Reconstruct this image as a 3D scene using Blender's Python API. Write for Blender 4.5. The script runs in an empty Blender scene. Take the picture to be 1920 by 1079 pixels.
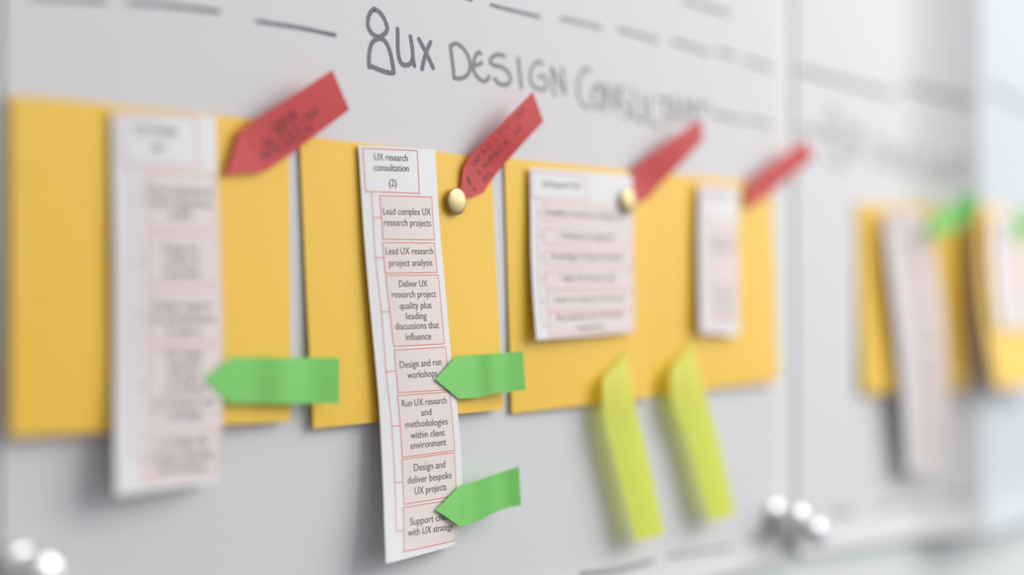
import bpy, bmesh, math, random
from mathutils import Vector
random.seed(4)
MM = 0.001
scene = bpy.context.scene
col = scene.collection

# ------------------------------------------------------------------ camera
TH, PITCH = math.radians(42.8), math.radians(0.741)
fwd = Vector((math.cos(TH) * math.cos(PITCH), math.sin(TH) * math.cos(PITCH), math.sin(PITCH)))
cam_data = bpy.data.cameras.new('camera')
cam = bpy.data.objects.new('camera', cam_data)
col.objects.link(cam)
cam.location = -fwd * 0.4387
cam.rotation_euler = fwd.to_track_quat('-Z', 'Y').to_euler()
cam_data.lens = 50
cam_data.sensor_width = 36
cam_data.clip_start = 0.01
cam_data.dof.use_dof = True
cam_data.dof.focus_distance = 0.407
cam_data.dof.aperture_fstop = 2.2
scene.camera = cam

# ------------------------------------------------------------------ light
world = bpy.data.worlds.new('world')
scene.world = world
world.use_nodes = True
bg = world.node_tree.nodes['Background']
bg.inputs[0].default_value = (0.90, 0.92, 1.0, 1)
bg.inputs[1].default_value = 0.78


def area(name, loc, target, sx, sy, power, colour):
    d = bpy.data.lights.new(name, 'AREA')
    d.shape = 'RECTANGLE'
    d.size, d.size_y, d.energy, d.color = sx, sy, power, colour
    o = bpy.data.objects.new(name, d)
    col.objects.link(o)
    o.location = loc
    o.rotation_euler = (Vector(target) - Vector(loc)).to_track_quat('-Z', 'Y').to_euler()
    return o


area('window_light', (0.74, -0.70, 0.56), (0.1, 0, -0.02), 0.95, 0.8, 11.6, (1.0, 0.985, 0.96))
area('far_window_light', (2.4, -1.2, 0.35), (0.3, 0, 0), 1.4, 1.4, 11.0, (0.90, 0.95, 1.0))
scene.view_settings.view_transform = 'Standard'
scene.view_settings.look = 'None'
scene.view_settings.gamma = 1
scene.view_settings.use_curve_mapping = False
scene.view_settings.exposure = -0.08


# ------------------------------------------------------------------ materials
def mat(name, colour, rough=0.6, metal=0.0, spec=0.5, var=0.0, scale=400, bump=0.0, trans=0.0, stretch=(1, 1, 1), sheen=0.0):
    m = bpy.data.materials.new(name)
    m.use_nodes = True
    nt = m.node_tree
    n, l = nt.nodes, nt.links
    bs = n['Principled BSDF']
    bs.inputs['Base Color'].default_value = (*colour, 1)
    bs.inputs['Roughness'].default_value = rough
    bs.inputs['Metallic'].default_value = metal
    bs.inputs['Specular IOR Level'].default_value = spec
    csock = None
    if var or bump:
        tc = n.new('ShaderNodeTexCoord')
        mp = n.new('ShaderNodeMapping')
        mp.inputs['Scale'].default_value = stretch
        nz = n.new('ShaderNodeTexNoise')
        nz.inputs['Scale'].default_value = scale
        nz.inputs['Detail'].default_value = 5
        l.new(tc.outputs['Object'], mp.inputs[0])
        l.new(mp.outputs[0], nz.inputs['Vector'])
        if var:
            mx = n.new('ShaderNodeMix')
            mx.data_type = 'RGBA'
            mx.inputs[6].default_value = (*[c * (1 - var) for c in colour], 1)
            mx.inputs[7].default_value = (*[min(1, c * (1 + var)) for c in colour], 1)
            l.new(nz.outputs['Fac'], mx.inputs[0])
            l.new(mx.outputs[2], bs.inputs['Base Color'])
            csock = mx.outputs[2]
        if bump:
            bp = n.new('ShaderNodeBump')
            bp.inputs['Strength'].default_value = bump
            bp.inputs['Distance'].default_value = 0.0002
            l.new(nz.outputs['Fac'], bp.inputs['Height'])
            l.new(bp.outputs[0], bs.inputs['Normal'])
    if trans:
        tr = n.new('ShaderNodeBsdfTranslucent')
        tr.inputs[0].default_value = (*colour, 1)
        if csock:
            l.new(csock, tr.inputs[0])
        ms = n.new('ShaderNodeMixShader')
        ms.inputs[0].default_value = trans
        l.new(bs.outputs[0], ms.inputs[1])
        l.new(tr.outputs[0], ms.inputs[2])
        l.new(ms.outputs[0], n['Material Output'].inputs[0])
    return m


def srgb(r, g, b):
    return tuple(((c / 255) / 12.92 if c <= 10 else (((c / 255) + .055) / 1.055) ** 2.4) for c in (r, g, b))


M = dict(
    sheet=mat('sheet_paper', (0.72, 0.715, 0.715), 0.7, var=0.02, scale=900, bump=0.15, stretch=(1, 1, 0.25), spec=0.35),
    window_tint_sheet=mat('window_tint_paper', (0.60, 0.65, 0.70), 0.8, var=0.02, scale=900, spec=0.2),  # white paper with bluish window light put into its colour
    wall=mat('painted_wall', (0.75, 0.775, 0.745), 0.8, var=0.03, scale=30),
    block_dark=mat('light_block_dark', (0.25, 0.23, 0.22), 0.8, var=0.03, scale=30),  # dark surface of the added light-blocking wall
    floor=mat('grey_carpet', (0.30, 0.30, 0.32), 0.9, var=0.1, scale=60),
    card=mat('yellow_card', (0.95, 0.59, 0.06), 0.45, var=0.05, scale=700, bump=0.25, spec=0.4),
    strip=mat('print_paper', (0.88, 0.87, 0.865), 0.6, var=0.01, scale=500, trans=0.06),
    pink=mat('printed_tint', (0.82, 0.72, 0.68), 0.6),
    line=mat('printed_orange_line', srgb(226, 116, 80), 0.6),
    ink=mat('printed_ink', srgb(78, 70, 74), 0.6),
    marker=mat('grey_marker', (0.14, 0.14, 0.16), 0.6),
    marker2=mat('grey_green_marker', (0.20, 0.215, 0.20), 0.6),
    marker3=mat('faint_marker', (0.22, 0.23, 0.23), 0.6),
    pen=mat('dark_pen', (0.11, 0.02, 0.04), 0.6),
    red=mat('red_flag', (0.82, 0.10, 0.10), 0.5, var=0.03, scale=300, trans=0.25),
    green=mat('green_flag', (0.31, 0.84, 0.21), 0.5, var=0.03, scale=300, trans=0.25),
    lime=mat('lime_flag', (0.92, 0.96, 0.22), 0.5, var=0.02, scale=300, trans=0.55),
    brass=mat('brass', (0.50, 0.385, 0.20), 0.44, metal=1.0, var=0.05, scale=500),
    chrome=mat('chrome', (0.76, 0.76, 0.75), 0.33, metal=1.0),
)

# ------------------------------------------------------------------ measured data, millimetres (x along the wall, y off the wall, z up)
CARDS = {'card_1': [((-165.69, -1.2, 41.38), (-87.79, -1.2, 42.57)), ((-165.8, -2.0, 3.09), (-87.58, -1.5, 3.29)), ((-166.48, -3.4, -34.62), (-88.31, -3.0, -35.76))],
 'card_2': [((-83.73, -0.8, 39.45), (-10.36, -1.0, 39.08)), ((-81.8, -1.2, 0.56), (-7.97, -1.2, 1.13)), ((-79.99, -2.2, -38.28), (-6.62, -2.6, -37.07))],
 'card_3': [((-4.12, -0.7, 39.58), (67.06, -1.2, 40.4)), ((-2.55, -0.8, -0.11), (67.39, -1.8, 1.45)), ((-1.51, -1.4, -38.71), (67.73, -2.4, -36.86))],
 'card_4': [((65.58, -0.5, 40.52), (145.17, -1.2, 41.12)), ((67.3, -0.5, 0.54), (147.0, -1.6, 2.92)), ((68.89, -0.6, -36.99), (146.88, -3.0, -34.23))],
 'card_5': [((211.07, -0.8, 36.83), (296.85, -14.0, 38.27)), ((212.32, -1.2, -2.56), (298.12, -14.0, -2.27)), ((212.5, -2.2, -42.12), (299.96, -14.5, -43.6))],
 'card_6': [((285.99, -19.0, 39.88), (354.19, -16.0, 38.19)), ((285.23, -20.0, 19.07), (355.28, -16.5, 18.59)), ((285.47, -22.0, -9.47), (355.7, -17.5, -9.8)),
            ((291.1, -25.0, -42.8), (361.21, -19.0, -42.43))]}
STRIPS = {'strip_1': [((-141.05, -2.6, 40.16), (-111.87, -2.6, 41.77)), ((-140.95, -3.0, 24.84), (-111.46, -3.0, 25.49)), ((-140.92, -3.5, 11.06), (-110.97, -3.5, 11.37)),
             ((-141.02, -4.0, -3.93), (-110.64, -4.0, -4.08)), ((-141.33, -4.6, -18.86), (-110.7, -4.6, -19.22)), ((-142.13, -6.0, -33.63), (-111.26, -5.0, -34.28)),
             ((-143.02, -8.0, -49.54), (-111.45, -4.0, -49.29))],
 'strip_2': [((-64.26, -2.0, 38.57), (-34.83, -1.9, 39.63)), ((-62.92, -2.5, 17.49), (-33.37, -2.2, 18.17)), ((-61.58, -3.0, 0.78), (-31.68, -2.7, 0.84)),
             ((-59.71, -3.8, -19.79), (-29.74, -3.4, -20.28)), ((-58.64, -4.6, -35.23), (-27.69, -4.0, -36.19)), ((-58.69, -6.0, -53.46), (-25.82, -3.9, -54.55)),
             ((-59.43, -7.5, -65.65), (-25.95, -3.6, -66.41)), ((-60.19, -9.0, -75.99), (-27.37, -2.6, -75.69))],
 'strip_3': [((5.67, -2.2, 37.4), (57.19, -2.2, 38.39)), ((5.72, -2.6, 23.13), (57.23, -2.6, 24.15)), ((5.52, -3.0, 9.86), (56.99, -3.0, 10.48)),
             ((5.84, -3.6, -3.36), (57.0, -3.2, -2.45)), ((6.2, -4.6, -16.23), (55.95, -4.0, -14.44))],
 'strip_4': [((94.94, -3.0, 38.03), (120.19, -2.6, 38.27)), ((94.0, -3.4, 19.73), (119.53, -3.0, 19.9)), ((93.71, -3.8, 2.65), (119.22, -3.4, 2.58)),
             ((93.18, -4.6, -15.12), (118.6, -4.0, -16.65))],
 'strip_5': [((223.69, -6.0, 34.77), (249.28, -12.0, 34.15)), ((226.74, -7.0, 10.98), (260.6, -12.0, 10.88)), ((232.56, -8.0, -20.61), (267.99, -12.5, -21.18)),
             ((237.56, -8.0, -50.28), (272.38, -11.0, -51.53)), ((242.65, -7.0, -77.61), (272.11, -8.0, -78.65))],
 'strip_6': [((295.29, -21.0, 36.66), (342.01, -18.5, 38.02)), ((295.02, -22.0, 9.69), (343.63, -19.5, 10.59)), ((296.97, -24.0, -16.0), (347.8, -21.0, -15.61))]}
FLAGS = {'green_1': [((-117.42, -5.4, -23.71), (-117.42, -5.4, -23.71)), ((-108.88, -5.2, -18.46), (-109.33, -5.2, -30.0)), ((-101.17, -5.2, -18.66), (-101.47, -5.2, -30.4)),
             ((-93.4, -6.1, -19.12), (-93.71, -6.1, -30.75)), ((-83.59, -5.9, -19.25), (-83.92, -5.9, -31.25)), ((-75.41, -7.2, -19.57), (-75.39, -7.2, -31.62))],
 'green_2': [((-37.57, -4.8, -26.76), (-37.57, -4.8, -26.76)), ((-28.52, -4.6, -20.28), (-27.86, -4.6, -32.73)), ((-20.51, -4.6, -20.17), (-19.82, -4.6, -32.8)),
             ((-15.29, -5.5, -19.97), (-14.13, -5.5, -31.92)), ((-8.84, -6.0, -19.79), (-7.43, -6.0, -31.72)), ((-3.01, -7.2, -19.42), (-1.57, -7.2, -31.12))],
 'green_3': [((-38.78, -6.3, -63.86), (-38.78, -6.3, -63.86)), ((-27.96, -5.6, -57.94), (-28.39, -5.6, -69.66)), ((-22.19, -5.6, -57.38), (-21.51, -5.6, -69.19)),
             ((-16.8, -6.3, -56.23), (-15.88, -6.3, -67.53)), ((-10.87, -6.8, -55.12), (-9.93, -6.8, -66.37)), ((-5.78, -8.2, -54.16), (-4.83, -8.2, -65.8))],
 'green_4': [((248.16, -14.0, 23.68), (248.16, -14.0, 23.68)), ((252.69, -14.5, 33.28), (265.29, -14.5, 25.67)), ((267.44, -17.0, 39.71), (276.79, -17.0, 30.74)),
             ((276.84, -22.0, 45.85), (283.2, -22.0, 36.03))],
 'green_5': [((315.1, -22.0, 23.56), (315.1, -22.0, 23.56)), ((318.72, -22.0, 33.56), (337.18, -21.0, 28.1)), ((339.37, -24.0, 41.94), (349.79, -23.0, 32.32)),
             ((357.31, -27.0, 49.14), (363.66, -27.0, 37.9))],
 'lime_1': [((49.32, -2.2, -23.77), (52.75, -2.2, -20.12)), ((39.47, -4.5, -28.65), (51.48, -4.1, -23.78)), ((37.04, -5.8, -33.54), (52.43, -5.6, -30.15)),
            ((37.63, -6.2, -43.06), (53.65, -6.2, -39.58)), ((42.33, -6.4, -55.51), (58.89, -6.4, -53.24)), ((47.54, -6.7, -69.39), (63.77, -6.7, -67.6)),
            ((52.41, -7.1, -83.78), (68.59, -7.1, -83.39))],
 'lime_2': [((87.11, -1.8, -21.08), (91.61, -1.8, -17.4)), ((77.13, -4.5, -26.7), (89.67, -4.1, -21.84)), ((73.81, -5.8, -32.05), (91.4, -5.6, -29.0)),
            ((75.4, -6.2, -40.72), (94.41, -6.2, -38.13)), ((82.25, -6.4, -52.17), (99.99, -6.4, -50.55)), ((89.09, -6.7, -67.56), (106.19, -6.7, -66.25)),
            ((95.27, -7.1, -81.83), (111.31, -7.1, -81.3))],
 'red_1': [((-109.03, -3.2, 27.24), (-109.03, -3.2, 27.24)), ((-104.82, -3.2, 38.62), (-96.93, -3.2, 28.89)), ((-99.79, -3.8, 42.3), (-89.99, -3.8, 33.37)),
           ((-89.11, -5.5, 49.44), (-81.06, -5.5, 40.15)), ((-77.96, -7.2, 57.01), (-72.01, -7.2, 46.98))],
 'red_2': [((-25.07, -2.0, 25.3), (-25.07, -2.0, 25.3)), ((-23.69, -2.4, 35.29), (-15.52, -2.4, 28.03)), ((-19.78, -3.2, 40.27), (-9.16, -3.2, 35.3)),
           ((-9.92, -5.9, 50.02), (-2.06, -5.9, 43.44)), ((1.05, -7.7, 59.9), (5.96, -7.7, 51.22))],
 'red_3': [((57.14, -2.0, 27.78), (57.14, -2.0, 27.78)), ((57.52, -2.4, 40.38), (66.07, -2.4, 31.13)), ((62.11, -3.4, 43.9), (72.0, -3.4, 36.56)),
           ((75.42, -5.9, 52.1), (81.0, -5.9, 44.41)), ((89.33, -7.7, 60.48), (90.93, -7.7, 52.92))],
 'red_4': [((124.85, -3.0, 30.4), (124.85, -3.0, 30.4)), ((126.72, -3.2, 40.23), (135.73, -3.2, 34.16)), ((132.34, -4.0, 43.95), (142.62, -4.0, 38.56)),
           ((147.93, -5.9, 52.45), (154.01, -5.9, 45.51)), ((160.06, -7.7, 59.07), (165.16, -7.7, 51.79))]}
PRINT = {'strip_1': [{'kind': 'head',
              'quad': [(0.0774, 0.0071), (0.7935, 0.0054), (0.8007, 0.1296), (0.0888, 0.1343)],
              'text': [('UX Design', (0.2022, 0.0539), (0.5985, 0.0524)), ('(4)', (0.3639, 0.096), (0.4553, 0.0961))]},
             {'kind': 'box',
              'quad': [(0.2845, 0.1482), (0.9813, 0.1454), (0.9822, 0.309), (0.2797, 0.3159)],
              'text': [('Direct pathways &', (0.3137, 0.2127), (0.9393, 0.2101)), ('client diagnostic', (0.3203, 0.247), (0.9336, 0.2454)),
                       ('& BAU', (0.512, 0.2825), (0.717, 0.2833))]},
             {'kind': 'box',
              'quad': [(0.2786, 0.3308), (0.985, 0.3259), (0.9834, 0.4571), (0.2757, 0.4602)],
              'text': [('Design for', (0.4377, 0.3784), (0.778, 0.3775)), ('product &', (0.45, 0.4107), (0.7745, 0.4087)),
                       ('proposals', (0.4477, 0.4427), (0.7712, 0.4397))]},
             {'kind': 'box',
              'quad': [(0.275, 0.4754), (0.9816, 0.4728), (0.9857, 0.6139), (0.2763, 0.6119)],
              'text': [('Design support', (0.3406, 0.5286), (0.8875, 0.5278)), ('for presentations', (0.3155, 0.5625), (0.916, 0.5612)),
                       ('& reports', (0.4602, 0.5953), (0.7698, 0.5959))]},
             {'kind': 'box',
              'quad': [(0.2761, 0.626), (0.9851, 0.6285), (0.9881, 0.8229), (0.278, 0.8209)],
              'text': [('UX design', (0.4397, 0.6579), (0.7883, 0.6583)), ('solutions', (0.4641, 0.6894), (0.7681, 0.69)), ('through', (0.4744, 0.721), (0.7383, 0.7202)),
                       ('workshops', (0.4312, 0.7522), (0.8211, 0.7528)), ('prototypes and', (0.3448, 0.7882), (0.9061, 0.7884)),
                       ('redesign', (0.4628, 0.8233), (0.7848, 0.8218))]},
             {'kind': 'box',
              'quad': [(0.2638, 0.8453), (0.9808, 0.8477), (0.9793, 0.9801), (0.2486, 0.9756)],
              'text': [('Co-design the', (0.3713, 0.8903), (0.8555, 0.8935)), ('product planning', (0.3127, 0.9236), (0.9041, 0.9294)),
                       ('deliverables', (0.3678, 0.9557), (0.8452, 0.961))]}],
 'strip_2': [{'kind': 'head',
              'quad': [(0.0505, 0.0055), (0.7451, 0.0043), (0.7416, 0.0838), (0.0512, 0.0839)],
              'text': [('UX research', (0.1819, 0.0265), (0.609, 0.0251)), ('consultation', (0.1706, 0.0458), (0.6155, 0.044)),
                       ('(2)', (0.3463, 0.0726), (0.4429, 0.0726))]},
             {'kind': 'box',
              'quad': [(0.2228, 0.0908), (0.9128, 0.0899), (0.909, 0.1798), (0.2255, 0.1814)],
              'text': [('Lead complex UX', (0.251, 0.1273), (0.8816, 0.1256)), ('research projects', (0.2521, 0.1503), (0.8761, 0.1489))]},
             {'kind': 'box',
              'quad': [(0.2156, 0.1892), (0.9052, 0.1876), (0.9043, 0.2606), (0.2164, 0.2651)],
              'text': [('Lead UX research', (0.2438, 0.219), (0.8767, 0.2159)), ('project analysis', (0.2745, 0.2479), (0.8439, 0.2447))]},
             {'kind': 'box',
              'quad': [(0.2208, 0.27), (0.9155, 0.2668), (0.9207, 0.4025), (0.2402, 0.4068)],
              'text': [('Deliver UX', (0.376, 0.2944), (0.7535, 0.2928)), ('research project', (0.2737, 0.3156), (0.86, 0.3135)),
                       ('quality plus', (0.3595, 0.3369), (0.7798, 0.335)), ('leading', (0.4302, 0.3559), (0.7022, 0.3549)),
                       ('discussions that', (0.2806, 0.3747), (0.864, 0.3722)), ('influence', (0.4018, 0.3951), (0.7376, 0.3937))]},
             {'kind': 'box',
              'quad': [(0.2426, 0.4144), (0.9312, 0.409), (0.9227, 0.5158), (0.2368, 0.521)],
              'text': [('Design and run', (0.2933, 0.4556), (0.8478, 0.4495)), ('workshops', (0.3746, 0.4823), (0.7689, 0.4782))]},
             {'kind': 'box',
              'quad': [(0.227, 0.5282), (0.912, 0.5217), (0.9154, 0.6592), (0.2367, 0.6666)],
              'text': [('Run UX research', (0.2707, 0.5581), (0.8572, 0.5524)), ('and', (0.5022, 0.5809), (0.6359, 0.5798)),
                       ('methodologies', (0.2963, 0.606), (0.8438, 0.6026)), ('within client', (0.3513, 0.629), (0.7918, 0.6263)),
                       ('environment', (0.3406, 0.6504), (0.8057, 0.6466))]},
             {'kind': 'box',
              'quad': [(0.2289, 0.6711), (0.9065, 0.6638), (0.9189, 0.786), (0.2353, 0.7939)],
              'text': [('Design and', (0.3694, 0.6995), (0.773, 0.6967)), ('deliver bespoke', (0.2879, 0.7313), (0.8556, 0.7267)),
                       ('UX projects', (0.3702, 0.7659), (0.7812, 0.7615))]},
             {'kind': 'box',
              'quad': [(0.228, 0.8047), (0.9202, 0.7979), (0.9848, 0.9771), (0.2342, 0.9702)],
              'text': [('Support clients', (0.3073, 0.8723), (0.8865, 0.8733)), ('with UX strategy', (0.2813, 0.9128), (0.9082, 0.9192))]}],
 'strip_3': [{'kind': 'head',
              'quad': [(0.0136, 0.0197), (0.5253, 0.0268), (0.5351, 0.1594), (0.0174, 0.1639)],
              'text': [('UX Research Ops', (0.112, 0.1025), (0.4649, 0.0954))]},
             {'kind': 'box',
              'quad': [(0.1085, 0.1904), (0.9799, 0.1866), (0.982, 0.2827), (0.1104, 0.2962)],
              'text': [('Establish research strategy and', (0.1406, 0.2585), (0.8821, 0.2592))]},
             {'kind': 'box',
              'quad': [(0.105, 0.3307), (0.9866, 0.3248), (0.9902, 0.4265), (0.1135, 0.435)],
              'text': [('Participant management', (0.2776, 0.3905), (0.791, 0.3905))]},
             {'kind': 'box',
              'quad': [(0.1078, 0.4669), (0.9895, 0.4632), (0.9929, 0.5577), (0.1132, 0.5583)],
              'text': [('Knowledge of research methods', (0.1844, 0.5165), (0.8765, 0.5116))]},
             {'kind': 'box',
              'quad': [(0.1112, 0.5898), (0.9922, 0.5851), (0.9895, 0.6929), (0.113, 0.694)],
              'text': [('Legal and privacy rules', (0.2668, 0.6434), (0.7947, 0.6437))]},
             {'kind': 'box',
              'quad': [(0.1164, 0.7132), (0.9891, 0.7141), (0.988, 0.838), (0.1208, 0.8263)],
              'text': [('Lead on research tools used', (0.1961, 0.7755), (0.8799, 0.777))]},
             {'kind': 'box',
              'quad': [(0.1191, 0.8425), (0.988, 0.8529), (0.9882, 0.9845), (0.1243, 0.9804)],
              'text': [('Recruitment and scheduling', (0.2055, 0.8914), (0.8668, 0.8863)), ('repository', (0.3882, 0.9595), (0.6726, 0.9586))]}],
 'strip_4': [{'kind': 'head', 'quad': [(0.0665, 0.0088), (0.8306, 0.0077), (0.8456, 0.0925), (0.0708, 0.1021)], 'text': [('UX Lead', (0.2023, 0.0715), (0.7197, 0.067))]},
             {'kind': 'box',
              'quad': [(0.2349, 0.2236), (0.9729, 0.2214), (0.9636, 0.5477), (0.2426, 0.5537)],
              'text': [('Lead the UX', (0.3159, 0.3651), (0.9155, 0.3605)), ('design team', (0.3148, 0.4133), (0.914, 0.4096)),
                       ('projects', (0.3665, 0.4617), (0.8565, 0.4601))]},
             {'kind': 'box',
              'quad': [(0.241, 0.5838), (0.9621, 0.5782), (0.9601, 0.94), (0.2297, 0.9531)],
              'text': [('Direct and', (0.3545, 0.6999), (0.8731, 0.696)), ('mentor the', (0.3381, 0.7497), (0.8848, 0.7448)),
                       ('designers', (0.3483, 0.7986), (0.8686, 0.793)), ('and report', (0.3447, 0.8507), (0.8661, 0.8439)),
                       ('on results', (0.3412, 0.8991), (0.8639, 0.8911))]}]}
CONNECT = {'strip_1': [[(0.1619, 0.136), (0.1711, 0.2709), (0.1768, 0.4165), (0.1722, 0.5835), (0.1677, 0.7384), (0.1573, 0.9145)], [(0.1694, 0.2319), (0.2822, 0.2318)],
             [(0.1727, 0.4026), (0.2739, 0.402)], [(0.1727, 0.5443), (0.2727, 0.5442)], [(0.1677, 0.7313), (0.2765, 0.7322)], [(0.1573, 0.9145), (0.2588, 0.9144)]],
 'strip_2': [[(0.1213, 0.0854), (0.1239, 0.1335), (0.1131, 0.2095), (0.1165, 0.2491), (0.126, 0.342), (0.1161, 0.463), (0.1184, 0.5175), (0.1328, 0.6017),
              (0.1358, 0.7239), (0.1366, 0.886)],
             [(0.1239, 0.1335), (0.2251, 0.1339)], [(0.1124, 0.2275), (0.213, 0.2278)], [(0.126, 0.342), (0.2269, 0.3419)], [(0.1157, 0.4637), (0.2444, 0.4622)],
             [(0.1328, 0.6017), (0.2318, 0.6008)], [(0.1355, 0.7254), (0.2299, 0.7244)], [(0.1366, 0.886), (0.232, 0.8869)]],
 'strip_3': [[(0.0608, 0.1654), (0.0608, 0.3726), (0.0611, 0.5305), (0.0616, 0.719), (0.0652, 0.9191)], [(0.0579, 0.2485), (0.1114, 0.2501)],
             [(0.0608, 0.3789), (0.1094, 0.3811)], [(0.0621, 0.5117), (0.1107, 0.5143)], [(0.059, 0.6339), (0.1127, 0.637)], [(0.0572, 0.7668), (0.1165, 0.7677)],
             [(0.0652, 0.9191), (0.121, 0.918)]],
 'strip_4': [[(0.1371, 0.1041), (0.1239, 0.7729)], [(0.1434, 0.3858), (0.2491, 0.3844)], [(0.1239, 0.7729), (0.2299, 0.7718)]]}
FLAGTEXT = {'red_1': [('SENIOR', (0.4465, 0.5333), (0.4311, 0.7028), 12), ('UX DESIGN', (0.5989, 0.395), (0.6653, 0.8186), 11),
           ('RESEARCH', (0.7863, 0.3105), (0.8851, 0.7378), 11)],
 'red_2': [('CAPACITY OF', (0.3038, 0.3622), (0.3208, 0.9216), 9), ('A NUMBER OF', (0.6038, 0.3403), (0.6774, 0.8409), 9),
           ('DAYS', (0.8659, 0.3307), (0.9255, 0.4424), 8)]}
BLOTS = [[(0.2578, 0.22), (0.3468, 0.209), (0.4991, 0.2011)], [(0.6883, 0.2106), (0.7682, 0.2067)]]
STROKES = {'consultant': [[(37.56, 71.66), (35.13, 71.88), (32.72, 69.52), (31.65, 66.29), (31.91, 62.88), (34.04, 60.0), (37.28, 59.3)],
                [(41.92, 67.47), (39.46, 65.44), (38.91, 62.25), (40.54, 59.98), (43.29, 60.26), (43.57, 63.45), (42.75, 66.51), (41.1, 67.55)],
                [(46.06, 58.79), (45.79, 63.69), (45.24, 68.02)], [(45.24, 68.02), (48.3, 64.31), (51.96, 59.74)], [(51.96, 59.74), (51.4, 64.29), (50.56, 68.63)],
                [(56.25, 68.03), (53.68, 67.39), (53.1, 65.19), (55.1, 62.91), (57.97, 60.7), (58.54, 58.61), (56.24, 58.02)],
                [(60.59, 68.16), (60.58, 63.48), (61.45, 59.25), (64.38, 57.73), (66.74, 58.32), (66.45, 62.65), (65.87, 66.58)],
                [(69.44, 66.6), (69.73, 61.52), (70.32, 57.2)], [(70.32, 57.2), (75.75, 56.98)], [(73.95, 66.36), (81.92, 66.47)], [(78.53, 66.11), (78.82, 58.74)],
                [(81.28, 58.24), (83.16, 62.88), (84.42, 67.85)], [(84.42, 67.85), (86.29, 63.19), (88.16, 58.88)], [(82.22, 62.04), (86.91, 62.13)],
                [(90.7, 59.12), (90.41, 68.12)], [(90.41, 68.12), (93.91, 63.2), (96.16, 60.39)], [(96.16, 60.39), (95.21, 67.88)], [(97.15, 66.94), (106.35, 67.13)],
                [(100.73, 66.94), (101.38, 63.18)]],
 'design': [[(-26.74, 70.86), (-26.23, 68.15), (-25.64, 64.88), (-25.25, 61.87)],
            [(-26.82, 71.07), (-24.86, 72.09), (-22.5, 71.71), (-20.11, 70.06), (-18.71, 67.71), (-18.51, 65.2), (-20.11, 63.03), (-22.89, 61.92), (-25.25, 61.87)],
            [(-13.86, 70.6), (-15.08, 70.72), (-16.5, 68.84), (-17.1, 66.5), (-16.5, 64.31), (-14.47, 62.85), (-12.43, 62.38), (-10.79, 63.14), (-10.37, 64.05)],
            [(-17.1, 66.5), (-15.28, 67.01), (-13.45, 67.81)],
            [(-3.49, 71.08), (-5.8, 71.36), (-8.31, 70.46), (-9.76, 68.84), (-8.72, 67.83), (-5.38, 67.67), (-2.43, 66.87), (-0.73, 65.05), (-1.16, 63.26),
             (-3.28, 62.29), (-5.8, 62.43), (-7.89, 63.63)],
            [(2.78, 71.31), (3.34, 67.87), (4.21, 62.27)]],
 'gn': [[(14.06, 70.97), (12.3, 71.42), (9.81, 69.78), (8.33, 66.94), (9.07, 64.04), (11.8, 62.86), (14.81, 62.86), (16.07, 63.84), (15.57, 66.47), (14.06, 67.12),
         (12.3, 66.75)],
        [(19.89, 61.57), (19.13, 65.54), (18.62, 70.36)], [(18.62, 70.36), (21.44, 67.16), (24.96, 62.46)], [(24.96, 62.46), (24.54, 66.5), (23.51, 70.8)]],
 'person_icon': [[(-56.82, 77.49), (-54.82, 76.88), (-53.05, 75.29), (-51.87, 72.81), (-52.86, 71.07), (-54.98, 69.93), (-57.26, 70.32), (-58.83, 71.8), (-59.12, 73.6),
                  (-58.49, 75.79), (-56.82, 77.49)],
                 [(-54.98, 69.4), (-56.91, 68.53), (-58.13, 66.65), (-58.65, 63.96), (-58.64, 61.02)],
                 [(-58.64, 61.02), (-57.25, 61.12), (-54.26, 60.56), (-51.06, 60.28), (-49.34, 60.46)],
                 [(-49.34, 60.46), (-49.81, 62.97), (-50.72, 66.05), (-51.79, 68.03), (-53.21, 69.3), (-54.98, 69.4)]],
 'person_icon_2': [[(192.3, 75.08), (195.74, 73.4), (197.2, 69.99), (195.69, 65.78), (192.23, 63.7), (189.31, 65.71), (188.66, 69.67), (189.84, 73.32), (192.3, 75.08)],
                   [(192.72, 63.24), (189.77, 60.72), (188.29, 57.07), (188.76, 52.59)], [(188.76, 52.59), (195.61, 52.08), (201.59, 51.75)],
                   [(201.59, 51.75), (200.12, 57.51), (197.16, 61.85), (192.72, 63.24)]],
 'ux': [[(-47.92, 73.11), (-47.84, 70.71), (-47.77, 67.51), (-47.29, 64.89), (-46.2, 63.42), (-44.38, 63.24), (-42.73, 64.12), (-41.99, 66.11), (-42.36, 69.31),
         (-42.92, 71.66)],
        [(-41.99, 66.11), (-41.62, 64.26), (-41.32, 63.49)], [(-39.58, 71.37), (-37.9, 69.36), (-35.64, 66.38), (-33.82, 63.74)],
        [(-34.89, 71.14), (-36.4, 68.47), (-37.52, 65.6), (-38.27, 62.92)]]}
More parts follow.
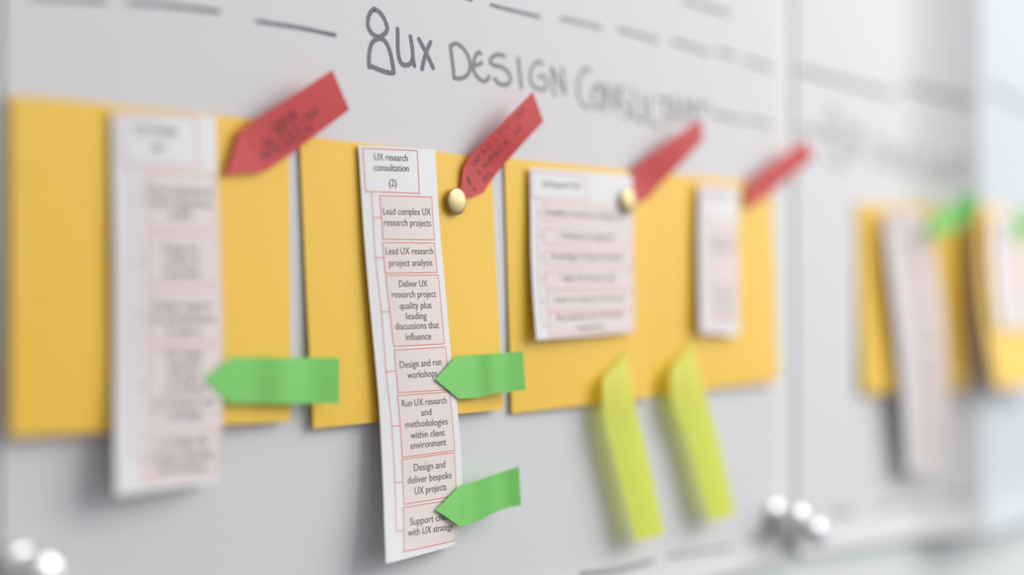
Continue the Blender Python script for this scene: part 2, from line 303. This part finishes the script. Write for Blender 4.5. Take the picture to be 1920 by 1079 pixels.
DASHES = [(1, [(-160.02, 64.63), (-152.06, 65.41), (-141.56, 66.33)], 1.2), (1, [(-135.25, 67.19), (-123.32, 68.02), (-109.14, 68.74)], 1.2),
 (1, [(-97.16, 68.07), (-90.61, 68.19), (-83.52, 68.37), (-71.0, 68.14)], 1.15), (1, [(107.93, 64.54), (125.95, 63.74)], 1.5),
 (1, [(129.88, 64.51), (147.91, 63.78)], 1.5), (2, [(167.66, 65.2), (190.58, 64.27)], 1.8), (1, [(-23.78, 86.5), (-17.9, 86.16)], 1.1),
 (1, [(-9.55, 86.02), (-2.42, 85.81), (12.89, 85.63)], 1.1), (1, [(23.2, 86.66), (33.31, 86.76), (43.48, 86.48)], 1.15), (1, [(52.83, 87.46), (74.51, 86.66)], 1.3),
 (1, [(83.53, 87.71), (104.64, 86.53)], 1.5), (1, [(110.72, 87.91), (121.79, 87.19)], 1.6), (1, [(128.53, 86.85), (148.01, 85.62)], 1.6),
 (2, [(167.77, 87.62), (205.31, 86.87), (245.73, 85.94)], 2.4), (2, [(254.91, 91.63), (275.58, 89.08), (291.25, 86.62)], 3),
 (3, [(308.85, 95.1), (346.64, 93.36), (397.03, 92.34)], 3), (1, [(90.25, 103.29), (118.0, 102.53)], 1.6),
 (1, [(32.31, -92.81), (49.23, -94.06), (60.79, -93.85), (70.95, -93.56)], 1.5), (1, [(79.0, -92.96), (97.96, -93.87), (118.37, -94.68)], 1.2),
 (1, [(128.82, -93.41), (144.63, -92.69)], 1.4), (2, [(189.6, -90.43), (208.43, -91.12)], 1.6), (2, [(226.31, -91.89), (268.49, -93.38)], 1.2),
 (2, [(277.31, -92.54), (292.81, -91.44)], 1.2)]
TEXT2 = [(203.38, 55.9), (293.03, 48.45), (203.46, 70.73)]
TACKS = [(-26.78, -2.6, 25.02), (53.1, -3.8, 29.27)]
KNOBS = [(-163.52, 0.0, -64.8), (147.63, 0.0, -86.33), (160.6, 0.0, -93.13)]
EDGES = {'b3': -110.3, 'bottom1': -103.4, 'bottom2': -103.4, 'left': -167.0, 'ridge': 295.5, 's1': 149.1, 's2': 163.8}


# ------------------------------------------------------------------ helpers
def link(name, me, mats, parent=None, smooth=True):
    o = bpy.data.objects.new(name, me)
    col.objects.link(o)
    for m in (mats if isinstance(mats, (list, tuple)) else [mats]):
        me.materials.append(M[m])
    if smooth:
        for p in me.polygons:
            p.use_smooth = True
    if parent:
        o.parent = parent
    return o


def tag(o, label, cat, group=None):
    o['label'] = label
    o['category'] = cat
    if group:
        o['group'] = group
    return o


def cr(pts, t, arrow=False):
    n = len(pts) - 1
    t = min(max(t, -0.05), 1.05) * n
    i = min(max(int(t), 0), n - 1)
    s = t - i
    p1, p2 = pts[i], pts[i + 1]
    if arrow and i == 0:
        return p1 + (p2 - p1) * s
    p0 = pts[i - 1] if i > (1 if arrow else 0) else p1 * 2 - p2
    p3 = pts[i + 2] if i + 2 <= n else p2 * 2 - p1
    return .5 * ((2 * p1) + (p2 - p0) * s + (2 * p0 - 5 * p1 + 4 * p2 - p3) * s * s + (-p0 + 3 * p1 - 3 * p2 + p3) * s ** 3)


class Loft:
    """A sheet of paper: stations down its length, each with a left and a right edge point."""

    def __init__(self, st, arrow=False, bow=0.0):
        self.L = [Vector(a) for a, b in st]
        self.R = [Vector(b) for a, b in st]
        self.arrow, self.bow = arrow, bow
        self.n = len(st) - 1

    def P(self, u, v):
        a, b = cr(self.L, v, self.arrow), cr(self.R, v, self.arrow)
        p = a + (b - a) * u
        p.y -= self.bow * 4 * u * (1 - u)
        return p

    def N(self, u, v):
        e = 0.01
        vv = min(max(v, e), 1 - e)
        du = self.P(u + e, vv) - self.P(u - e, vv)
        dv = self.P(u, vv + e) - self.P(u, vv - e)
        n = du.cross(dv)
        n.normalize()
        return n if n.y < 0 else -n

    def at(self, u, v, off):
        return self.P(u, v) + self.N(u, v) * off

    def mesh(self, name, nu, per, thick):
        bm = bmesh.new()
        vs = [j / (self.n * per) for j in range(self.n * per + 1)]
        g = []
        for side, off in ((0, 0.0), (1, -thick)):
            g.append([[bm.verts.new(self.at(i / nu, v, off) * MM) for i in range(nu + 1)] for v in vs])
        nv = len(vs) - 1
        for k in (0, 1):
            for j in range(nv):
                for i in range(nu):
                    q = [g[k][j][i], g[k][j + 1][i], g[k][j + 1][i + 1], g[k][j][i + 1]]
                    bm.faces.new(q if k == 0 else q[::-1])
        ring = [(j, 0) for j in range(nv)] + [(nv, i) for i in range(nu)] + [(j, nu) for j in range(nv, 0, -1)] + [(0, i) for i in range(nu, 0, -1)]
        for a, b in zip(ring, ring[1:] + ring[:1]):
            bm.faces.new([g[0][a[0]][a[1]], g[1][a[0]][a[1]], g[1][b[0]][b[1]], g[0][b[0]][b[1]]])
        bmesh.ops.remove_doubles(bm, verts=bm.verts, dist=1e-6)
        bmesh.ops.recalc_face_normals(bm, faces=bm.faces)
        for e in bm.edges:
            if len(e.link_faces) == 2 and e.calc_face_angle(0) > 0.7:
                e.smooth = False
        me = bpy.data.meshes.new(name)
        bm.to_mesh(me)
        bm.free()
        return me


def patch(bm, S, quad, off, nu, nv, mi):
    a, b, c, d = [Vector((*q, 0)) for q in quad]
    g = []
    for j in range(nv + 1):
        row = []
        for i in range(nu + 1):
            s, t = i / nu, j / nv
            q = (a * (1 - s) + b * s) * (1 - t) + (d * (1 - s) + c * s) * t
            row.append(bm.verts.new(S.at(q.x, q.y, off) * MM))
        g.append(row)
    for j in range(nv):
        for i in range(nu):
            f = bm.faces.new([g[j][i], g[j + 1][i], g[j + 1][i + 1], g[j][i + 1]])
            f.material_index = mi


def seg(bm, S, p, q, w, off, mi, n=8):
    """a printed line of width w from uv p to uv q"""
    rows = []
    p, q = Vector((*p, 0)), Vector((*q, 0))
    A, B = S.P(p.x, p.y), S.P(q.x, q.y)
    d = (B - A).normalized()
    for k in range(n + 1):
        c = p.lerp(q, k / n)
        P = S.at(c.x, c.y, off)
        s = S.N(c.x, c.y).cross(d).normalized() * (w / 2)
        e = d * (w / 2) * (-1 if k == 0 else 1 if k == n else 0)
        rows.append((bm.verts.new((P - s + e) * MM), bm.verts.new((P + s + e) * MM)))
    for a, b in zip(rows, rows[1:]):
        bm.faces.new([a[0], b[0], b[1], a[1]]).material_index = mi


_tc = {}


def glyphs(text):
    """outline of a line of type as (vertices, faces, xmin, xmax, capital height)"""
    if text not in _tc:
        cu = bpy.data.curves.new('t', 'FONT')
        cu.body = text
        cu.resolution_u = 3
        o = bpy.data.objects.new('t', cu)
        col.objects.link(o)
        dg = bpy.context.evaluated_depsgraph_get()
        me = o.evaluated_get(dg).to_mesh()
        vs = [v.co.copy() for v in me.vertices]
        fs = [list(p.vertices) for p in me.polygons]
        xs = [v.x for v in vs]
        _tc[text] = (vs, fs, min(xs), max(xs))
        o.evaluated_get(dg).to_mesh_clear()
        bpy.data.objects.remove(o)
        bpy.data.curves.remove(cu)
    return _tc[text]


def type_line(bm, S, text, p0, p1, cap, off, mi):
    vs, fs, x0, x1 = glyphs(text)
    p0, p1 = Vector((*p0, 0)), Vector((*p1, 0))
    c = (p0 + p1) / 2
    dv = (S.P(c.x, c.y + .01) - S.P(c.x, c.y - .01)).length / .02
    k = cap / 0.70
    new = []
    for v in vs:
        q = p0.lerp(p1, (v.x - x0) / (x1 - x0))
        new.append(bm.verts.new(S.at(q.x, q.y - v.y * k / dv, off) * MM))
    for f in fs:
        try:
            bm.faces.new([new[i] for i in f]).material_index = mi
        except ValueError:
            pass


def finish(bm, name, mats, parent, smooth=False):
    me = bpy.data.meshes.new(name)
    bm.to_mesh(me)
    bm.free()
    return link(name, me, mats, parent, smooth)


# ------------------------------------------------------------------ the setting
def plane_box(name, x0, x1, y0, y1, z0, z1, m, kind='structure'):
    bm = bmesh.new()
    bmesh.ops.create_cube(bm, size=1)
    for v in bm.verts:
        v.co = Vector(((x0 + x1) / 2 + v.co.x * (x1 - x0), (y0 + y1) / 2 + v.co.y * (y1 - y0), (z0 + z1) / 2 + v.co.z * (z1 - z0)))
    o = finish(bm, name, m, None)
    o['kind'] = kind
    return o


plane_box('wall_back', -1.6, 3.0, 0.0009, 0.12, -1.35, 1.25, 'wall')
plane_box('floor', -4, 5.0, -6, 0.12, -1.40, -1.35, 'floor')
plane_box('light_block_left', -0.85, -0.75, -2.6, 0.0009, -1.35, 1.25, 'block_dark')  # unseen, added to block ambient light and darken the left side

XR = EDGES['ridge']


def sheet_d(i, X):
    if i == 2:
        t = (X - (XR - 42)) / 42
        return 16 * max(0, t) ** 1.6 if t < 1 else 16.0
    if i == 3:
        t = min(max((X - XR) / 180, 0), 1)
        return 15.6 * (1 - t) ** 1.5
    return 0.0


class Flat:
    """one of the big sheets: u is x in mm, v is z in mm"""

    def __init__(self, i):
        self.i = i

    def P(self, x, z):
        c = 0.0
        if z < -88:
            c = 5.0 * min((-88 - z) / 22, 1.3) ** 2
        return Vector((x, -sheet_d(self.i, x) - c, z))

    def N(self, x, z):
        du, dv = self.P(x + .5, z) - self.P(x - .5, z), self.P(x, z + .5) - self.P(x, z - .5)
        n = du.cross(dv).normalized()
        return n if n.y < 0 else -n

    def at(self, x, z, off):
        return self.P(x, z) + self.N(x, z) * off


def big_sheet(i, x0, x1, zb0, zb1, label, m_='sheet'):
    S = Flat(i)
    n = max(12, int((x1 - x0) / 4))
    zs = [k * .004 for k in range(14)] + [.06, .08, .1, .13, .18, .3, .6, 1]
    bm = bmesh.new()
    g = []
    for off in (0, -0.25):
        gg = []
        for k in range(n + 1):
            x = x0 + (x1 - x0) * k / n
            zb = zb0 + (zb1 - zb0) * k / n
            gg.append([bm.verts.new(S.at(x, zb + (300 - zb) * t, off) * MM) for t in zs])
        g.append(gg)
    m = len(zs) - 1
    for s in (0, 1):
        for k in range(n):
            for j in range(m):
                bm.faces.new([g[s][k][j], g[s][k + 1][j], g[s][k + 1][j + 1], g[s][k][j + 1]])
    ring = [(k, 0) for k in range(n)] + [(n, j) for j in range(m)] + [(k, m) for k in range(n, 0, -1)] + [(0, j) for j in range(m, 0, -1)]
    for a, b in zip(ring, ring[1:] + ring[:1]):
        bm.faces.new([g[0][a[0]][a[1]], g[1][a[0]][a[1]], g[1][b[0]][b[1]], g[0][b[0]][b[1]]])
    bmesh.ops.recalc_face_normals(bm, faces=bm.faces)
    for e in bm.edges:
        if len(e.link_faces) == 2 and e.calc_face_angle(0) > 0.7:
            e.smooth = False
    o = finish(bm, 'paper_sheet', m_, None, True)
    tag(o, label, 'paper sheet')
    return o, S


BZ = EDGES['bottom1']
sheets = {
    1: big_sheet(1, EDGES['left'], EDGES['s1'], BZ + 1, BZ, 'large white paper sheet with the sharp marker heading UX DESIGN CONSULTANT behind four yellow cards'),
    2: big_sheet(2, EDGES['s2'], XR, BZ, BZ - 5, 'white paper sheet right of the seam, with blurred second heading and curled right edge'),
    3: big_sheet(3, XR + .3, XR + 420, BZ - 5, BZ - 8, 'white paper sheet, tinted blue as window light, at the far right edge of the wall', 'window_tint_sheet'),
}
_, BACK = sheets[1]


def ribbon(bm, S, pts, w, off=0.05, smooth=True, taper=None):
    """a marker stroke through (x, z) points"""
    P = [Vector((a, 0, b)) for a, b in pts]
    if smooth and len(P) > 2:
        n = (len(P) - 1) * 8
        P = [cr(P, k / n) for k in range(n + 1)]
    else:
        P = [P[0].lerp(P[-1], k / 6) for k in range(7)] if len(P) == 2 else P
    for k, c in enumerate(P):
        a = 0
    rows = []
    for k, c in enumerate(P):
        d = (P[min(k + 1, len(P) - 1)] - P[max(k - 1, 0)]).normalized()
        s = Vector((-d.z, 0, d.x))
        ww = w / 2 * (1 + .07 * math.sin(k * 1.3 + pts[0][0]))
        rows.append([bm.verts.new(S.at((c + s * ww * q).x, (c + s * ww * q).z, off) * MM) for q in (-1, 1)])
    for a, b in zip(rows, rows[1:]):
        bm.faces.new([a[0], b[0], b[1], a[1]])
    for end, nb in ((0, 1), (-1, -2)):
        c = P[end]
        d = (P[end] - P[nb]).normalized()
        s = Vector((-d.z, 0, d.x))
        fan = []
        for k in range(7):
            a = math.pi * k / 6
            q = c + (s * math.cos(a) + d * math.sin(a)) * w / 2
            fan.append(bm.verts.new(S.at(q.x, q.z, off - (.012 if end else .024)) * MM))
        bm.faces.new(fan)


for name, key, sh, m, w in (('person_icon', 'person_icon', 1, 'marker', 1.4), ('lettering', 'ux', 1, 'marker', 1.4), ('lettering', 'design', 1, 'marker2', 1.35),
                            ('lettering', 'gn', 1, 'marker2', 1.2), ('lettering', 'consultant', 1, 'marker2', 1.15), ('person_icon', 'person_icon_2', 2, 'marker2', 1.4)):
    bm = bmesh.new()
    for k, st in enumerate(STROKES[key]):
        ribbon(bm, sheets[sh][1], st, w, off=0.05 + 0.004 * k)
    finish(bm, name, m, sheets[sh][0])
for sh, pts, w in DASHES:
    bm = bmesh.new()
    ribbon(bm, sheets[sh][1], pts, w)
    finish(bm, 'dash', 'marker' if pts[0][0] < 0 and sh == 1 else ('marker2' if sh == 1 else 'marker3'), sheets[sh][0])

# single-stroke capitals for handwriting, on a 0..1 x 0..1 box
HAND = {
    'A': [[(0, 0), (.5, 1), (1, 0)], [(.2, .4), (.8, .4)]], 'B': [[(0, 0), (0, 1), (.8, .85), (.7, .55), (0, .5)], [(0, .5), (.9, .35), (.8, .05), (0, 0)]],
    'C': [[(.9, .85), (.4, 1), (0, .5), (.4, 0), (.95, .15)]], 'D': [[(0, 0), (0, 1), (.8, .75), (.8, .25), (0, 0)]],
    'E': [[(.9, 1), (0, 1), (0, 0), (.9, 0)], [(0, .5), (.7, .5)]], 'F': [[(.9, 1), (0, 1), (0, 0)], [(0, .5), (.7, .5)]],
    'G': [[(.9, .85), (.4, 1), (0, .5), (.4, 0), (.9, .1), (.9, .45), (.5, .45)]], 'H': [[(0, 0), (0, 1)], [(1, 0), (1, 1)], [(0, .5), (1, .5)]],
    'I': [[(.5, 0), (.5, 1)]], 'L': [[(0, 1), (0, 0), (.8, 0)]], 'M': [[(0, 0), (.1, 1), (.5, .3), (.9, 1), (1, 0)]], 'N': [[(0, 0), (0, 1), (1, 0), (1, 1)]],
    'O': [[(.5, 1), (.05, .6), (.3, 0), (.9, .3), (.8, .9), (.5, 1)]], 'P': [[(0, 0), (0, 1), (.85, .85), (.7, .5), (0, .45)]],
    'R': [[(0, 0), (0, 1), (.85, .85), (.7, .5), (0, .45)], [(.4, .45), (1, 0)]], 'S': [[(.9, .9), (.3, 1), (.1, .7), (.8, .35), (.6, 0), (0, .1)]],
    'T': [[(0, 1), (1, 1)], [(.5, 1), (.5, 0)]], 'U': [[(0, 1), (.05, .2), (.5, 0), (.95, .2), (1, 1)]], 'X': [[(0, 0), (1, 1)], [(0, 1), (1, 0)]],
    'Y': [[(0, 1), (.5, .5), (1, 1)], [(.5, .5), (.5, 0)]],
}
(ax, az), (bx, bz), (tx, tz) = TEXT2
words = 'UX CONSULTANT'
bm = bmesh.new()
for k, ch in enumerate(words):
    if ch == ' ':
        continue
    t = k / len(words)
    x0 = ax + (bx - ax) * t
    ww = (bx - ax) / len(words) * .72
    z0 = az + (bz - az) * t
    hh = (tz - az) * (1 if k < 4 else .78)
    for q in HAND[ch]:
        ribbon(bm, sheets[2][1], [(x0 + a * ww, z0 + b * hh) for a, b in q], 1.3, smooth=False, off=.05 + .003 * k)
finish(bm, 'lettering', 'marker2', sheets[2][0])

# ------------------------------------------------------------------ yellow cards
CARD_LABEL = {
    'card_1': 'yellow square card at the far left, behind the widest blurred paper strip',
    'card_2': 'yellow square card behind the sharp printed strip headed UX research consultation',
    'card_3': 'yellow square card behind the short wide printed list with six rows',
    'card_4': 'yellow square card behind the narrow blurred strip, left of the seam',
    'card_5': 'blurred yellow card right of the seam, left one beyond the bare white paper',
    'card_6': 'blurred yellow card cut off by the right edge of the photo, its left edge lifting',
}
for k, st in CARDS.items():
    S = Loft(st, bow=-1.0 if k == 'card_5' else 0.3)
    o = link('yellow_card', S.mesh(k, 12, 8, 0.3), 'card')
    tag(o, CARD_LABEL[k], 'card', 'yellow square cards in a row on the paper')

# ------------------------------------------------------------------ printed strips
STRIP_LABEL = {
    'strip_1': 'long blurred printed paper strip hanging over the far left yellow card',
    'strip_2': 'sharp long printed paper strip headed UX research consultation (2)',
    'strip_3': 'short wide blurred printed list on the third yellow card from the left',
    'strip_4': 'narrow blurred printed strip on the fourth yellow card, beside the seam',
    'strip_5': 'long blurred printed strip right of the seam, hanging below its yellow card',
    'strip_6': 'blurred printed strip at the right edge of the photo on the lifting yellow card',
}


def auto_print(n, u0, v0, v1):
    """rows of print for the far strips, too blurred to read"""
    out = [dict(kind='head', quad=[(.06, .01), (.72, .01), (.72, v0 - .012), (.06, v0 - .012)], text=[('UX lead', (.16, v0 * .6), (.62, v0 * .6))])]
    h = (v1 - v0) / n
    ws = ['Lead research', 'projects and', 'run workshops', 'with clients', 'deliver plans', 'and analysis']
    for k in range(n):
        a, b = v0 + k * h, v0 + (k + 1) * h - .008
        t = []
        rows = 3
        for r in range(rows):
            y = a + (b - a) * (r + .9) / (rows + .5)
            t.append((ws[(k + r) % 6], (u0 + .12, y), (.86, y)))
        out.append(dict(kind='box', quad=[(u0, a), (.95, a), (.95, b), (u0, b)], text=t))
    return out


PRINT['strip_5'] = auto_print(8, .24, .1, .985)
PRINT['strip_6'] = auto_print(4, .24, .14, .97)
CAP = {'strip_1': 2.1, 'strip_2': 2.0, 'strip_3': 1.9, 'strip_4': 1.5, 'strip_5': 1.6, 'strip_6': 1.6}
for k, st in STRIPS.items():
    S = Loft(st, bow=0.4)
    top = link('printed_strip', S.mesh(k, 8, 8, 0.1), 'strip')
    tag(top, STRIP_LABEL[k], 'paper strip', 'printed paper strips hung on the yellow cards')
    for b in PRINT[k]:
        bm = bmesh.new()
        q = b['quad']
        if b['kind'] == 'box':
            patch(bm, S, q, 0.03, 6, 10, 0)
        for i in range(4):
            seg(bm, S, q[i], q[(i + 1) % 4], 0.24, 0.05, 1)
        box = finish(bm, 'printed_box', ['pink', 'line'], top)
        bm = bmesh.new()
        for s, p0, p1 in b['text']:
            type_line(bm, S, s, p0, p1, CAP[k], 0.07, 0)
        finish(bm, 'lettering', 'ink', box)
    if k in CONNECT:
        bm = bmesh.new()
        for ln in CONNECT[k]:
            for a, c in zip(ln, ln[1:]):
                seg(bm, S, a, c, 0.22, 0.04, 0, 5)
        finish(bm, 'connector_line', 'line', top)

# ------------------------------------------------------------------ flags
FLAG = {
    'red_1': ('red', 'red arrow flag with blurred handwriting, leftmost red one, pointing at the far left card'),
    'red_2': ('red', 'red arrow flag with handwriting CAPACITY OF, held by the sharp brass tack'),
    'red_3': ('red', 'blurred red arrow flag above the short wide printed list'),
    'red_4': ('red', 'blurred red arrow flag at the top right corner of the fourth yellow card'),
    'green_1': ('green', 'green arrow flag pointing left at the blurred left strip'),
    'green_2': ('green', 'green arrow flag pointing at the Design and run workshops box'),
    'green_3': ('green', 'lowest green arrow flag, pointing at the Support clients box'),
    'green_4': ('green', 'very blurred green flag on top of the yellow card right of the seam'),
    'green_5': ('green', 'very blurred green flag cut off by the right edge of the photo'),
    'lime_1': ('lime', 'lime yellow flag curling down below the third yellow card'),
    'lime_2': ('lime', 'lime yellow flag curling down below the fourth yellow card'),
}
for k, (m, lab) in FLAG.items():
    arrow = not k.startswith('lime')
    S = Loft(FLAGS[k], arrow=arrow)
    o = link('sticky_flag' if not arrow else 'arrow_flag', S.mesh(k, 8, 10, 0.09), m)
    tag(o, lab, 'sticky flag', {'red': 'red arrow flags above the cards', 'green': 'green arrow flags', 'lime': 'lime flags curling below the cards'}[m])
    if k in FLAGTEXT:
        bm = bmesh.new()
        for s, p0, p1, h in FLAGTEXT[k]:
            # p0, p1 are (u across, v along): letters run along v
            n = len(s)
            p0, p1 = Vector((*p0, 0)), Vector((*p1, 0))
            for i, ch in enumerate(s):
                if ch == ' ':
                    continue
                a = p0.lerp(p1, (i + .12) / n)
                b = p0.lerp(p1, (i + .80) / n)
                for st in HAND[ch]:
                    pts = []
                    for (x, y) in st:
                        c = a.lerp(b, x)
                        pts.append((c.x - y * .17, c.y))
                    for c, d in zip(pts, pts[1:]):
                        seg(bm, S, c, d, 0.22 if k == 'red_2' else .3, 0.03, 0, 1)
        finish(bm, 'handwriting', 'pen', o)
    if k == 'red_2':
        bm = bmesh.new()
        for b in BLOTS:
            for c, d in zip(b, b[1:]):
                seg(bm, S, c, d, 0.7, 0.03, 0, 2)
        finish(bm, 'ink_blot', 'pen', o)


# ------------------------------------------------------------------ tacks and knobs
def lathe(name, prof, loc, m, parent=None, segs=40, tilt=(0, 0)):
    """profile of (radius, distance off the wall) turned about the wall normal"""
    bm = bmesh.new()
    rings = []
    for r, h in prof:
        if r < 1e-6:
            rings.append([bm.verts.new((0, -h * MM, 0))])
        else:
            rings.append([bm.verts.new((r * MM * math.cos(2 * math.pi * k / segs), -h * MM, r * MM * math.sin(2 * math.pi * k / segs))) for k in range(segs)])
    for a, b in zip(rings, rings[1:]):
        for k in range(segs):
            j = (k + 1) % segs
            if len(a) == 1 and len(b) == 1:
                continue
            if len(a) == 1:
                bm.faces.new([a[0], b[j], b[k]])
            elif len(b) == 1:
                bm.faces.new([a[k], a[j], b[0]])
            else:
                bm.faces.new([a[k], a[j], b[j], b[k]])
    bmesh.ops.recalc_face_normals(bm, faces=bm.faces)
    o = finish(bm, name, m, parent, True)
    o.location = Vector(loc) * MM
    o.rotation_euler = (tilt[0], 0, tilt[1])
    return o


for i, (t, lab) in enumerate(zip(TACKS, ('sharp round brass thumbtack beside the tip of the red CAPACITY flag', 'blurred brass thumbtack at the top right corner of the short wide list'))):
    root = bpy.data.objects.new('thumbtack', None)
    col.objects.link(root)
    root.location = Vector(t) * MM
    tag(root, lab, 'thumbtack', 'brass thumbtacks on the cards')
    h = lathe('tack_head', [(0, -.3), (3.7, -.3), (4.0, -.1), (4.0, .1), (3.6, .35), (2.8, .55), (1.8, .7), (.9, .78), (0, .8)], (0, 0, 0), 'brass', root)
    lathe('tack_pin', [(0, 0), (.45, -.2), (.45, t[1] * 0 - 4.5 + 2), (.0, -4.0)], (0, 0, 0), 'brass', root, 12)

KL = ('shiny chrome knob at the bottom left corner of the paper sheet, leftmost of all', 'shiny chrome knob at the foot of the seam, upper left one of the pair',
      'shiny chrome knob at the foot of the seam, lower right one of the pair')
for i, (t, lab) in enumerate(zip(KNOBS, KL)):
    root = bpy.data.objects.new('chrome_knob', None)
    col.objects.link(root)
    root.location = (t[0] * MM, 0.0009, t[2] * MM)
    tag(root, lab, 'knob', 'chrome knobs along the bottom of the paper')
    b = 0.9
    lathe('stem', [(0, 0), (2.6, 0), (2.6, b + 3), (2.2, b + 4), (2.2, b + 8), (0, b + 8)], (0, 0, 0), 'chrome', root, 32)
    lathe('collar', [(2.6, b + .3), (5.6, b + .3), (6.0, b + .7), (6.0, b + 1.7), (5.2, b + 2.4), (2.6, b + 2.8)], (0, 0, 0), 'chrome', root)
    lathe('cap', [(0, b + 6.5), (4.6, b + 6.5), (5.4, b + 7.2), (5.7, b + 8.4), (5.7, b + 11), (5.2, b + 12.4), (4.0, b + 13.4), (2.2, b + 14), (0, b + 14.2)], (0, 0, 0), 'chrome', root)
